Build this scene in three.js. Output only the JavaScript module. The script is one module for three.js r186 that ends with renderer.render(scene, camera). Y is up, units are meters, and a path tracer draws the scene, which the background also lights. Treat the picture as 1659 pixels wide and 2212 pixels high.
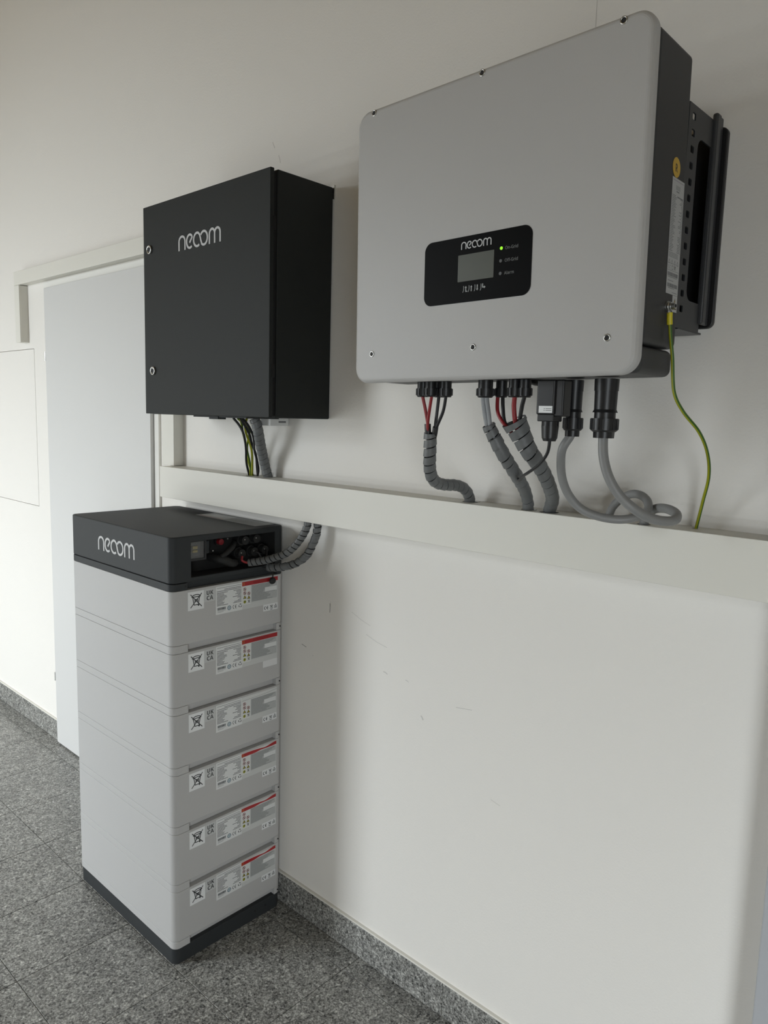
import * as THREE from 'three';
import { RoundedBoxGeometry } from 'three/addons/geometries/RoundedBoxGeometry.js';
import { RectAreaLightUniformsLib } from 'three/addons/lights/RectAreaLightUniformsLib.js';
import { mergeGeometries } from 'three/addons/utils/BufferGeometryUtils.js';
import { Brush, Evaluator, SUBTRACTION } from 'three-bvh-csg';

// ---------- camera, sky, light, exposure ----------
const scene = new THREE.Scene();
const camera = new THREE.PerspectiveCamera(69.5, 1659 / 2212, 0.05, 60);
camera.position.set(1.6238, 1.5453, 1.4139);
camera.rotation.order = 'YXZ';
camera.rotation.set(-0.1289, 0.7433, 0.0275);
scene.add(camera);
const renderer = new THREE.WebGLRenderer({ antialias: true });
renderer.toneMapping = THREE.LinearToneMapping;
renderer.toneMappingExposure = 1.07;
renderer.shadowMap.enabled = true;
RectAreaLightUniformsLib.init();
scene.background = new THREE.Color(0.80, 0.86, 0.95);   // even overcast daylight outside
const ROOM = { x0: -3.7, x1: 6.2, z1: 3.2, h: 3.55 };
const WIN = [   // glazed openings in the wall opposite: x0, x1, y0, y1, intensity of the daylight that enters
  { x0: -2.8, x1: -1.6, y0: 0.02, y1: 2.75, power: 15.2 },
  { x0: 3.0, x1: 4.2, y0: 0.02, y1: 1.9, power: 18.5 },
];
const TILT = 56 * Math.PI / 180;   // the sky stands above the ground outside, so most of the daylight enters slanting down
for (const w of WIN) {
  const n = Math.round((w.y1 - w.y0) / 0.6), h = (w.y1 - w.y0 - 0.1) / n, x = (w.x0 + w.x1) / 2;
  for (let i = 0; i < n; i++) {
    const l = new THREE.RectAreaLight(new THREE.Color(0.885, 0.955, 1.0), w.power, w.x1 - w.x0 - 0.1, h);
    const y = w.y0 + 0.05 + (i + 0.5) * h;
    l.position.set(x, y, ROOM.z1 + 0.02);
    l.lookAt(x, y - Math.sin(TILT), ROOM.z1 + 0.02 - Math.cos(TILT));
    scene.add(l);
  }
}

// ---------- helpers ----------
let seed = 12345;
const rnd = () => { seed = (seed * 1664525 + 1013904223) >>> 0; return seed / 4294967296; };
const taken = {};
function numbered(n) { const k = taken[n] = (taken[n] ?? -1) + 1; return k ? n + '_' + String(k).padStart(3, '0') : n; }
function mesh(name, geo, mat, parent = scene) {
  const m = new THREE.Mesh(geo, mat);
  m.name = parent === scene ? numbered(name) : name;
  m.castShadow = m.receiveShadow = true;
  parent.add(m);
  return m;
}
function tag(o, label, category, group) {
  o.userData.label = label; o.userData.category = category;
  if (group) o.userData.group = group;
  return o;
}
function thing(name, label, category, group) {
  const g = new THREE.Group(); g.name = numbered(name); scene.add(g);
  return tag(g, label, category, group);
}
function struct(name) { const g = new THREE.Group(); g.name = name; g.userData.kind = 'structure'; scene.add(g); return g; }
const V = (a) => new THREE.Vector3(...a);
const at = (g, x, y, z) => g.translate(x, y, z);
const box = (x0, x1, y0, y1, z0, z1) => at(new THREE.BoxGeometry(x1 - x0, y1 - y0, z1 - z0), (x0 + x1) / 2, (y0 + y1) / 2, (z0 + z1) / 2);
const rbox = (x0, x1, y0, y1, z0, z1, r = 0.002, s = 2) => at(new RoundedBoxGeometry(x1 - x0, y1 - y0, z1 - z0, s, r), (x0 + x1) / 2, (y0 + y1) / 2, (z0 + z1) / 2);
const merge = (list) => mergeGeometries(list.map((g) => (g.index ? g.toNonIndexed() : g)));
function rrect(w, h, r, S = THREE.Shape) {
  const s = new S(), x = w / 2, y = h / 2;
  s.moveTo(-x + r, -y); s.lineTo(x - r, -y); s.absarc(x - r, -y + r, r, -Math.PI / 2, 0);
  s.lineTo(x, y - r); s.absarc(x - r, y - r, r, 0, Math.PI / 2);
  s.lineTo(-x + r, y); s.absarc(-x + r, y - r, r, Math.PI / 2, Math.PI);
  s.lineTo(-x, -y + r); s.absarc(-x + r, -y + r, r, Math.PI, Math.PI * 1.5);
  return s;
}
// slab with rounded outline in the xy plane, bevelled, its back at z0 and its front at z1
function slab(w, h, r, z0, z1, bevel = 0.001, seg = 2) {
  const g = new THREE.ExtrudeGeometry(rrect(w - 2 * bevel, h - 2 * bevel, Math.max(r - bevel, 0.0005)), { depth: z1 - z0 - 2 * bevel, bevelEnabled: bevel > 0, bevelSize: bevel, bevelThickness: bevel, bevelSegments: seg, curveSegments: 10 });
  return at(g, 0, 0, z0 + bevel);
}
// upright prism over a plan outline (shape in x, -z), from y0 to y1
function prism(shape, y0, y1, bevel = 0.0012) {
  const g = new THREE.ExtrudeGeometry(shape, { depth: y1 - y0 - 2 * bevel, bevelEnabled: bevel > 0, bevelSize: bevel, bevelOffset: -bevel, bevelThickness: bevel, bevelSegments: 2, curveSegments: 10 });
  g.rotateX(-Math.PI / 2);
  return at(g, 0, y0 + bevel, 0);
}
const curve = (pts) => new THREE.CatmullRomCurve3(pts.map(V), false, 'centripetal');
function tube(pts, r, seg = 60, sides = 12) { return new THREE.TubeGeometry(curve(pts), seg, r, sides, false); }
function cyl(r0, r1, h, x, y, z, n = 24) { return at(new THREE.CylinderGeometry(r1, r0, h, n), x, y, z); }   // r0 below, r1 above, centre at y
function disc(r, t, x, y, z, axis = 'z', n = 24) {
  const g = new THREE.CylinderGeometry(r, r, t, n);
  if (axis === 'z') g.rotateX(Math.PI / 2); else if (axis === 'x') g.rotateZ(-Math.PI / 2);
  return at(g, x, y, z);
}
// a strip wound helically round a curve: the spiral wrap of a cable bundle
function spiral(pts, radius, pitch, cover = 0.93, thick = 0.0011, phase = 0) {
  const c = curve(pts), L = c.getLength(), M = 240, fr = c.computeFrenetFrames(M, false), P = c.getSpacedPoints(M);
  const rad = typeof radius === 'function' ? radius : () => radius;
  const put = (s, th, dr) => {
    const t = Math.min(Math.max(s / L, 0), 1), k = Math.min(Math.floor(t * M), M - 1), f = t * M - k;
    const n = fr.normals[k].clone().lerp(fr.normals[k + 1], f), b = fr.binormals[k].clone().lerp(fr.binormals[k + 1], f), r = rad(t) + dr;
    return P[k].clone().lerp(P[k + 1], f).addScaledVector(n, Math.cos(th) * r).addScaledVector(b, Math.sin(th) * r);
  };
  const turns = L / pitch, per = 22, N = Math.round((turns + 1) * per), pos = [], idx = [];
  const rows = [];
  for (let i = 0; i <= N; i++) {
    const th = phase + i / per * Math.PI * 2, s0 = (i / per - 1) * pitch;
    const a = Math.max(0, s0), e = Math.min(L, s0 + cover * pitch);
    rows.push([put(a, th, -0.0004), put((a + e) / 2, th, 0.0003), put(e, th, 0.0009), put(e, th, 0.0009 - thick), put(a, th, -0.0004 - thick)]);
  }
  for (const [p, q] of [[0, 1], [1, 2], [2, 3], [3, 4], [4, 0]]) {
    const base = pos.length / 3;
    rows.forEach((r) => { pos.push(...r[p].toArray(), ...r[q].toArray()); });
    for (let i = 0; i < N; i++) { const o = base + 2 * i; idx.push(o, o + 2, o + 1, o + 1, o + 2, o + 3); }
  }
  const g = new THREE.BufferGeometry();
  g.setAttribute('position', new THREE.Float32BufferAttribute(pos, 3)); g.setIndex(idx); g.computeVertexNormals();
  return g;
}
// flat lettering strokes: ribbons of a given width along polylines, t thick, in the xy plane
function strokes(lines, w, t0) {
  const list = [];
  let t = t0;
  for (const ln of lines) {
    t += 0.00006;
    const n = ln.length, L = [], R = [];
    for (let i = 0; i < n; i++) {
      const a = ln[Math.max(i - 1, 0)], b = ln[Math.min(i + 1, n - 1)], d = Math.hypot(b[0] - a[0], b[1] - a[1]) || 1;
      const nx = -(b[1] - a[1]) / d * w / 2, ny = (b[0] - a[0]) / d * w / 2;
      L.push([ln[i][0] + nx, ln[i][1] + ny]); R.push([ln[i][0] - nx, ln[i][1] - ny]);
    }
    const pos = [], idx = [];
    for (let i = 0; i < n; i++) pos.push(...L[i], t, ...R[i], t, ...L[i], 0, ...R[i], 0);
    for (let i = 0; i < n - 1; i++) {
      const o = 4 * i, p = o + 4;
      idx.push(o, o + 1, p, o + 1, p + 1, p, o + 2, o, p + 2, o, p, p + 2, o + 1, o + 3, p + 1, o + 3, p + 3, p + 1);
    }
    const g = new THREE.BufferGeometry();
    g.setAttribute('position', new THREE.Float32BufferAttribute(pos, 3)); g.setIndex(idx);
    const f = g.toNonIndexed(); f.computeVertexNormals(); list.push(f);
  }
  return mergeGeometries(list);
}
const arc = (cx, cy, rx, ry, a0, a1, n = 18) => Array.from({ length: n + 1 }, (_, i) => { const a = (a0 + (a1 - a0) * i / n) * Math.PI / 180; return [cx + rx * Math.cos(a), cy + ry * Math.sin(a)]; });
// the five-letter word mark, its width w; lower left corner at the origin
function wordmark(w, t) {
  const k = w / 5.08, s = 0.15;
  const lines = [
    [[s / 2, 0], ...arc(0.45, 0.6, 0.375, 0.34, 180, 0), [0.825, 0]],
    [[1.40, 0.40], [1.60, 0.62], ...arc(1.42, 0.5, 0.38, 0.44, 38, 310, 26)],
    [...arc(2.32, 0.5, 0.42, 0.44, 308, 70, 22), ...[[2.62, 0.78], [2.72, 0.55], [2.76, 0.4], [2.86, 0.2]], ...arc(3.12, 0.5, 0.42, 0.44, 232, 508, 26)],
    [[3.78, 0], ...arc(4.08, 0.62, 0.30, 0.32, 180, 0), [4.38, 0]],
    [[4.38, 0.3], ...arc(4.69, 0.62, 0.31, 0.32, 180, 0), [5.0, 0]],
  ];
  return strokes(lines.map((l) => l.map(([x, y]) => [x * k, y * k])), s * k, t);
}

// ---------- computed textures ----------
function dataTex(n, fn, srgb) {
  const d = new Uint8Array(n * n * 4);
  for (let y = 0; y < n; y++) for (let x = 0; x < n; x++) {
    const c = fn(x, y), o = (y * n + x) * 4;
    d[o] = c[0]; d[o + 1] = c[1]; d[o + 2] = c[2]; d[o + 3] = 255;
  }
  const t = new THREE.DataTexture(d, n, n, THREE.RGBAFormat);
  t.wrapS = t.wrapT = THREE.RepeatWrapping; t.magFilter = THREE.LinearFilter; t.minFilter = THREE.LinearMipmapLinearFilter; t.generateMipmaps = true;
  if (srgb) t.colorSpace = THREE.SRGBColorSpace;
  t.needsUpdate = true;
  return t;
}
// tiling value noise: one octave with the given number of cells a side
function noiseGrid(cells) { return Float32Array.from({ length: cells * cells }, () => rnd()); }
function sample(g, cells, u, v) {
  const x = u * cells, y = v * cells, x0 = Math.floor(x), y0 = Math.floor(y), fx = x - x0, fy = y - y0;
  const sx = fx * fx * (3 - 2 * fx), sy = fy * fy * (3 - 2 * fy), m = (i, j) => g[((j % cells + cells) % cells) * cells + (i % cells + cells) % cells];
  return (m(x0, y0) * (1 - sx) + m(x0 + 1, y0) * sx) * (1 - sy) + (m(x0, y0 + 1) * (1 - sx) + m(x0 + 1, y0 + 1) * sx) * sy;
}
const G = [noiseGrid(420), noiseGrid(230), noiseGrid(120), noiseGrid(40), noiseGrid(9)];
function graniteTone(u, v) {   // one metre a side: grains of 3 to 10 mm
  const a = sample(G[0], 420, u, v), b = sample(G[1], 230, u, v), c = sample(G[2], 120, u, v), d = sample(G[3], 40, u, v), e = sample(G[4], 9, u, v);
  let t = 132 + (a - 0.5) * 84 + (b - 0.5) * 66 + (c - 0.5) * 34 + (d - 0.5) * 18 + (e - 0.5) * 12;
  if (b < 0.16 && a < 0.5) t -= 30;            // black mica
  if (b > 0.88) t += 22;                       // pale feldspar
  return Math.max(28, Math.min(226, t));
}
const graniteMap = dataTex(1024, (x, y) => { const t = graniteTone(x / 1024, y / 1024); return [t, t * 0.995, t * 0.965]; }, true);
const graniteBump = dataTex(512, (x, y) => { const t = graniteTone(x / 512, y / 512); return [t, t, t]; });
const paintBump = dataTex(512, (x, y) => {
  const u = x / 512, v = y / 512, t = 128 + (sample(G[1], 230, u, v) - 0.5) * 120 + (sample(G[2], 120, u, v) - 0.5) * 70;
  return [t, t, t];
});
const coatBump = dataTex(512, (x, y) => {
  const u = x / 512, v = y / 512, t = 128 + (sample(G[0], 420, u, v) - 0.5) * 150 + (sample(G[1], 230, u, v) - 0.5) * 60;
  return [t, t, t];
});
const coarse = (t, r) => { const c = t.clone(); c.repeat.set(r, r); c.needsUpdate = true; return c; };
function canvasTex(w, h, draw) {
  const c = document.createElement('canvas'); c.width = w; c.height = h;
  const g = c.getContext('2d'); draw(g, w, h);
  const t = new THREE.CanvasTexture(c); t.colorSpace = THREE.SRGBColorSpace; t.anisotropy = 8;
  return t;
}

// ---------- materials ----------
const std = (o) => new THREE.MeshStandardMaterial(o);
const phys = (o) => new THREE.MeshPhysicalMaterial(o);
const lin = (r, g, b) => new THREE.Color().setRGB(r, g, b);
const M = {
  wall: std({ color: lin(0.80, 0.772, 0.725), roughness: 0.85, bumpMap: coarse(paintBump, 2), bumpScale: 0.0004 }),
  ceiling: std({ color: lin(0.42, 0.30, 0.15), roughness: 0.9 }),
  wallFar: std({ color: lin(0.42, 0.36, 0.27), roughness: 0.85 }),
  greyPaint: std({ color: lin(0.42, 0.43, 0.45), roughness: 0.6 }),
  caulk: std({ color: lin(0.72, 0.70, 0.64), roughness: 0.6 }),
  granite: std({ map: graniteMap, roughness: 0.27, bumpMap: graniteBump, bumpScale: 0.0003 }),
  grout: std({ color: lin(0.24, 0.235, 0.22), roughness: 0.9 }),
  duct: std({ color: lin(0.74, 0.72, 0.655), roughness: 0.5 }),
  doorLeaf: std({ color: lin(0.65, 0.645, 0.63), roughness: 0.45 }),
  doorFrame: std({ color: lin(0.78, 0.765, 0.72), roughness: 0.5 }),
  anthracite: phys({ color: lin(0.020, 0.022, 0.021), specularIntensity: 0.42, roughness: 0.55, bumpMap: coarse(coatBump, 3), bumpScale: 0.0003 }),
  charcoal: phys({ color: lin(0.030, 0.033, 0.035), specularIntensity: 0.6, roughness: 0.55, bumpMap: coarse(coatBump, 4), bumpScale: 0.0001 }),
  greyShell: std({ color: lin(0.485, 0.478, 0.470), roughness: 0.5, bumpMap: coarse(coatBump, 4), bumpScale: 0.00012 }),
  greyCover: std({ color: lin(0.475, 0.465, 0.452), roughness: 0.45, bumpMap: coarse(coatBump, 4), bumpScale: 0.00008 }),
  inverterBody: std({ color: lin(0.040, 0.040, 0.040), roughness: 0.5 }),
  bracket: std({ color: lin(0.035, 0.037, 0.040), roughness: 0.38, metalness: 0.2 }),
  rail: std({ color: lin(0.060, 0.062, 0.066), roughness: 0.35, metalness: 0.3 }),
  black: std({ color: lin(0.012, 0.012, 0.013), roughness: 0.38 }),
  blackMatte: std({ color: lin(0.012, 0.012, 0.012), roughness: 0.7 }),
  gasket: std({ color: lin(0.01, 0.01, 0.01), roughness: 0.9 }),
  print: std({ color: lin(0.56, 0.56, 0.56), roughness: 0.4 }),
  steel: std({ color: lin(0.62, 0.62, 0.60), roughness: 0.28, metalness: 1 }),
  wrap: std({ color: lin(0.145, 0.15, 0.15), roughness: 0.45, side: THREE.DoubleSide }),
  greyCable: std({ color: lin(0.24, 0.24, 0.235), roughness: 0.45 }),
  redWire: std({ color: lin(0.27, 0.018, 0.022), roughness: 0.4 }),
  blackWire: std({ color: lin(0.014, 0.014, 0.015), roughness: 0.42 }),
  greyWire: std({ color: lin(0.30, 0.31, 0.32), roughness: 0.45 }),
  yellow: std({ color: lin(0.62, 0.52, 0.02), roughness: 0.4 }),
  paper: std({ color: lin(0.72, 0.72, 0.72), roughness: 0.5 }),
  whitePlastic: std({ color: lin(0.72, 0.72, 0.70), roughness: 0.4 }),
  scuff: std({ color: lin(0.30, 0.28, 0.26), roughness: 0.9 }),
  scuffFaint: std({ color: lin(0.60, 0.58, 0.55), roughness: 0.9 }),
  glass: new THREE.MeshPhysicalMaterial({ color: 0xffffff, transmission: 1, thickness: 0, roughness: 0.02, ior: 1.5 }),
  aluminium: std({ color: lin(0.55, 0.55, 0.55), roughness: 0.4, metalness: 0.8 }),
  earth: std({ color: lin(0.35, 0.35, 0.33), roughness: 0.95 }),
};
// green and yellow striped insulation
const stripeTex = dataTex(64, (x, y) => { const k = ((y + 0) % 64) / 64; return k < 0.62 ? [150, 152, 22] : [58, 98, 30]; }, true);
stripeTex.repeat.set(1, 2);
M.earthWire = std({ map: stripeTex, roughness: 0.42 });

// ---------- the room ----------
const wallBack = struct('wall_back');
const PANEL = { x0: -2.46, x1: -1.846, y0: 1.09, y1: 1.803 };
{
  const s = new THREE.Shape();
  s.moveTo(ROOM.x0, -0.05); s.lineTo(ROOM.x1, -0.05); s.lineTo(ROOM.x1, ROOM.h); s.lineTo(ROOM.x0, ROOM.h); s.closePath();
  const h = new THREE.Path(), g = 0.0022;
  h.moveTo(PANEL.x0 - g, PANEL.y0 - g); h.lineTo(PANEL.x0 - g, PANEL.y1 + g); h.lineTo(PANEL.x1 + g, PANEL.y1 + g); h.lineTo(PANEL.x1 + g, PANEL.y0 - g); h.closePath();
  s.holes.push(h);
  mesh('plaster', at(new THREE.ExtrudeGeometry(s, { depth: 0.2, bevelEnabled: false }), 0, 0, -0.2), M.wall, wallBack);
  mesh('caulk_bead', merge([rbox(-0.77, 1.31, 0.0935, 0.099, -0.005, 0.0095, 0.002), rbox(-3.69, -1.70, 0.0935, 0.099, -0.005, 0.0095, 0.002)]), M.caulk, wallBack);
}
{ // scuffs, scratches and a hairline crack on the plaster
  const mark = (pts, w, m) => mesh('scuff_mark', at(strokes([pts], w, 0.0003), 0, 0, 0.0001), m, wallBack);
  mark([[0.125, 1.012], [0.1255, 0.998], [0.1245, 0.985]], 0.0022, M.scuff);
  mark([[0.1275, 1.018], [0.128, 1.003]], 0.0009, M.scuffFaint);
  mark([[0.2133, 1.0044], [0.25, 0.990], [0.2854, 0.9804]], 0.0009, M.scuffFaint);
  mark([[0.2705, 0.9535], [0.31, 0.941], [0.3485, 0.9344]], 0.0011, M.scuffFaint);
  mark([[0.0055, 0.8640], [0.016, 0.8615], [0.0264, 0.8591]], 0.0016, M.scuff);
  mark([[0.055, 0.842], [0.057, 0.839]], 0.0022, M.scuffFaint);
  mark([[0.338, 0.8655], [0.3461, 0.8647], [0.353, 0.8615]], 0.0025, M.scuffFaint);
  mark([[0.417, 0.8630], [0.4234, 0.8624], [0.428, 0.860]], 0.0016, M.scuffFaint);
  mark([[0.473, 0.7830], [0.4774, 0.7792], [0.481, 0.773]], 0.0035, M.scuffFaint);
  mark([[0.6974, 0.6412], [0.7242, 0.6353]], 0.0010, M.scuffFaint);
  mark([[0.5833, 0.8381], [0.6321, 0.8455]], 0.0014, M.scuffFaint);
  mark([[-0.150, 2.318], [-0.1455, 2.309], [-0.1399, 2.300]], 0.0018, M.scuffFaint);
  mark([[-0.1227, 2.2771], [-0.117, 2.265], [-0.1150, 2.2544]], 0.0016, M.scuffFaint);
  mark([[0.853, 2.46], [0.8535, 2.38], [0.8531, 2.34], [0.8540, 2.29]], 0.0009, M.scuffFaint);
}
function wallMesh(name, geo, mat = M.wall) { const g = struct(name); mesh('plaster', geo, mat, g); return g; }
wallMesh('wall_left', box(ROOM.x0 - 0.2, ROOM.x0, 0, ROOM.h, 0, ROOM.z1));
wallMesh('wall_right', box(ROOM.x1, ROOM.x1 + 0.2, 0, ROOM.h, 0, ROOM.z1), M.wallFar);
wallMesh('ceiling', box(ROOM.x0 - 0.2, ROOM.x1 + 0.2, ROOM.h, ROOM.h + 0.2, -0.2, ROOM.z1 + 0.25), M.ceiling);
{ const g = struct('trim_1'); mesh('post', rbox(1.3205, 1.72, 0, ROOM.h, -0.02, 0.085, 0.004), M.greyPaint, g); }   // grey post standing out from the wall at the right edge
{
  const f = struct('wall_front'), s = new THREE.Shape();
  s.moveTo(ROOM.x0, -0.05); s.lineTo(ROOM.x1, -0.05); s.lineTo(ROOM.x1, ROOM.h); s.lineTo(ROOM.x0, ROOM.h); s.closePath();
  for (const w of WIN) { const h = new THREE.Path(); h.moveTo(w.x0, w.y0); h.lineTo(w.x0, w.y1); h.lineTo(w.x1, w.y1); h.lineTo(w.x1, w.y0); h.closePath(); s.holes.push(h); }
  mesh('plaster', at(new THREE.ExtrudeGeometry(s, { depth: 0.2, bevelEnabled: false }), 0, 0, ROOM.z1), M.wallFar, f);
  WIN.forEach((w, i) => {
    const g = struct('window_' + (i + 1)), z = ROOM.z1 + 0.1, t = 0.05;
    mesh('window_frame', merge([box(w.x0, w.x0 + t, w.y0, w.y1, z, z + 0.06), box(w.x1 - t, w.x1, w.y0, w.y1, z, z + 0.06), box(w.x0 + t, w.x1 - t, w.y0, w.y0 + t, z, z + 0.06), box(w.x0 + t, w.x1 - t, w.y1 - t, w.y1, z, z + 0.06)]), M.aluminium, g);
    mesh('pane', at(new THREE.PlaneGeometry(w.x1 - w.x0 - 2 * t, w.y1 - w.y0 - 2 * t), (w.x0 + w.x1) / 2, (w.y0 + w.y1) / 2, z + 0.03), M.glass, g);
  });
}
{ // granite floor: one slab under everything, square tiles with joints where the photograph shows them
  const f = struct('floor'), TX = 0.2975, TZ = 0.325, ox = 0.284, oz = 0.0755, gap = 0.0018;
  mesh('screed', box(ROOM.x0 - 0.2, ROOM.x1 + 0.2, -0.15, -0.002, -0.2, ROOM.z1 + 0.25), M.grout, f);
  const tile = (x0, x1, z0, z1) => {
    const g = rbox(x0, x1, -0.012, 0, z0, z1, 0.0008, 1), p = g.attributes.position, uv = g.attributes.uv, du = rnd(), dv = rnd();
    for (let i = 0; i < p.count; i++) uv.setXY(i, p.getX(i) + du, p.getZ(i) + dv);
    return g;
  };
  for (let i = -10; i < 4; i++) for (let j = -1; j < 5; j++) {
    const x0 = ox + i * TX, z0 = oz + j * TZ;
    mesh('floor_tile', tile(x0 + gap / 2, x0 + TX - gap / 2, Math.max(z0, -0.02) + gap / 2, z0 + TZ - gap / 2), M.granite, f);
  }
  const xa = ox - 10 * TX, xb = ox + 4 * TX, zb = oz + 5 * TZ;
  mesh('floor_slab', merge([tile(ROOM.x0, xa - gap / 2, -0.02, ROOM.z1 + 0.2), tile(xb + gap / 2, ROOM.x1, -0.02, ROOM.z1 + 0.2), tile(xa + gap / 2, xb - gap / 2, zb + gap / 2, ROOM.z1 + 0.2)]), M.granite, f);
}
{ // granite skirting, slab by slab
  const b = struct('baseboard_back');
  const piece = (x0, x1) => {
    const g = rbox(x0 + 0.0006, x1 - 0.0006, 0.001, 0.0937, 0, 0.010 + rnd() * 0.0006, 0.001, 1), p = g.attributes.position, uv = g.attributes.uv, du = rnd(), dv = rnd();
    for (let i = 0; i < p.count; i++) uv.setXY(i, p.getX(i) + du, p.getY(i) + p.getZ(i) + dv);
    mesh('skirting_slab', g, M.granite, b);
  };
  for (const [a, c] of [[-0.774, -0.615], [-0.615, -0.015], [-0.015, 0.585], [0.585, 1.185], [1.185, 1.316], [-1.832, -1.70], [-2.43, -1.832], [-3.03, -2.43], [-3.63, -3.03]]) piece(a, c);
}
{ // white door in the back wall, left
  const d = struct('door_1');
  mesh('door_frame', merge([rbox(-0.806, -0.776, 0, 2.078, -0.002, 0.009, 0.0015), rbox(-1.700, -1.676, 0, 2.078, -0.002, 0.006, 0.0015), rbox(-1.700, -0.776, 2.048, 2.078, -0.002, 0.009, 0.0015)]), M.doorFrame, d);
  mesh('door_leaf', rbox(-1.673, -0.8085, 0.008, 2.050, 0.001, 0.0225, 0.0015), M.doorLeaf, d);
  for (const y of [1.744, 0.300]) {
    const h = mesh('hinge', merge([cyl(0.0055, 0.0055, 0.019, -1.681, y + 0.0095, 0.018, 14), cyl(0.0055, 0.0055, 0.019, -1.681, y + 0.0295, 0.018, 14), box(-1.681, -1.672, y, y + 0.039, 0.012, 0.016)]), M.steel, d);
    h.userData.label = 'small silver door hinge';
  }
}
{
  const p = mesh('access_panel', rbox(PANEL.x0, PANEL.x1, PANEL.y0, PANEL.y1, -0.018, 0.0003, 0.0006, 1), M.wall);
  tag(p, 'flush white access panel in the wall left of the door', 'panel');
}

// ---------- cable ducts ----------
{
  const t = thing('cable_duct', 'long cream cable duct running level along the wall under both grey units', 'cable duct');
  const holes = [[0.6237, 0.029, 0.021], [0.7867, 0.043, 0.017], [0.838, 0.0465, 0.0205], [0.962, 0.030, 0.012], [1.0460, 0.0535, 0.0130], [1.1305, 0.024, 0.006], [-0.2, 0.0255, 0.0225], [-0.125, 0.024, 0.019]];
  mesh('cover', rbox(-0.655, 1.3200, 1.2502, 1.3558, 0.068, 0.0776, 0.0015), M.duct, t);
  // trough: top, bottom, back, ends; the top has drilled cable holes
  const s = new THREE.Shape(); s.moveTo(-0.655, 0); s.lineTo(1.3200, 0); s.lineTo(1.3200, -0.0765); s.lineTo(-0.655, -0.0765); s.closePath();
  for (const [x, z, r] of holes) { const h = new THREE.Path(); h.absarc(x, -z, r, 0, Math.PI * 2, true); s.holes.push(h); }
  const top = at(new THREE.ExtrudeGeometry(s, { depth: 0.002, bevelEnabled: false, curveSegments: 12 }).rotateX(-Math.PI / 2), 0, 1.3532, 0);
  const s2 = new THREE.Shape(); s2.moveTo(-0.655, 0); s2.lineTo(1.3200, 0); s2.lineTo(1.3200, -0.0765); s2.lineTo(-0.655, -0.0765); s2.closePath();
  { const h = new THREE.Path(); h.absellipse(0.0950, -0.0430, 0.031, 0.024, 0, Math.PI * 2, true); s2.holes.push(h); }
  const bottom = at(new THREE.ExtrudeGeometry(s2, { depth: 0.002, bevelEnabled: false, curveSegments: 12 }).rotateX(-Math.PI / 2), 0, 1.2508, 0);
  mesh('trough', merge([top, bottom, box(-0.655, 1.3200, 1.251, 1.355, 0, 0.002), box(-0.655, -0.653, 1.251, 1.355, 0, 0.075)]), M.duct, t);
}
const ducts = 'narrow cream ducts round the door';
function narrowDuct(label, x0, x1, y0, y1, z1, alongX) {
  const t = thing('cable_duct', label, 'cable duct', ducts);
  mesh('trough', rbox(x0 + 0.0008, x1 - 0.0008, y0 + 0.0008, y1 - 0.0008, 0, z1 - 0.004, 0.0008, 1), M.duct, t);
  mesh('cover', rbox(x0, x1, y0, y1, z1 - 0.008, z1, 0.0018), M.duct, t);
}
narrowDuct('short upright cream duct behind the dark cabinet, standing on the long duct', -0.702, -0.6275, 1.3562, 2.083, 0.039);
narrowDuct('cream cable duct running level above the white door', -1.9455, -0.6275, 2.0835, 2.143, 0.039);
narrowDuct('short stub of cream duct hanging down left of the white door', -1.9455, -1.8935, 1.832, 2.083, 0.039);

// ---------- dark wall cabinet ----------
{
  const t = thing('control_cabinet', 'dark anthracite steel wall cabinet with two round locks and a white word mark', 'cabinet');
  const X0 = -0.4961, X1 = 0.1131, Y0 = 1.5329, Y1 = 2.1461;
  mesh('body', rbox(X0, X1, Y0, Y1, 0.004, 0.1925, 0.004, 3), M.anthracite, t);
  mesh('gasket', box(X0 + 0.009, X1 - 0.006, Y0 + 0.006, Y1 - 0.006, 0.19, 0.206), M.gasket, t);
  const d = mesh('door', rbox(X0, X1, Y0 + 0.001, Y1, 0.2035, 0.2157, 0.0018), M.anthracite, t);
  const l = mesh('word_mark', at(wordmark(0.207, 0.0004), -0.3025, 1.9965, 0.2157), M.print, d);
  l.userData.label = 'light grey printed word mark';
  for (const [x, y] of [[-0.458, 2.0202], [-0.446, 1.6635]]) {
    const k = mesh('lock', merge([disc(0.0125, 0.004, x, y, 0.2177), at(new THREE.TorusGeometry(0.0108, 0.0022, 8, 28), x, y, 0.2195)]), M.steel, d);
    k.userData.label = 'round chrome lock';
    mesh('lock_insert', merge([disc(0.0062, 0.0025, x, y, 0.2202, 'z', 20), box(x - 0.0012, x + 0.0012, y - 0.011, y - 0.006, 0.2195, 0.2205)]), M.blackMatte, d);
  }
  for (const y of [2.016, 1.653]) mesh('hinge', box(X1 - 0.012, X1 + 0.0004, y - 0.0165, y + 0.0165, 0.1975, 0.2085), M.gasket, t);
  mesh('gland_plate', merge([box(-0.31, -0.05, Y0 - 0.004, Y0 + 0.001, 0.05, 0.165), rbox(-0.225, -0.18, Y0 - 0.009, Y0, 0.14, 0.168, 0.001)]), M.charcoal, t);
  mesh('mounting_lug', merge([box(X1 - 0.012, X1 + 0.003, Y1 - 0.03, Y1 + 0.006, 0, 0.004)]), M.steel, t);
}
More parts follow.
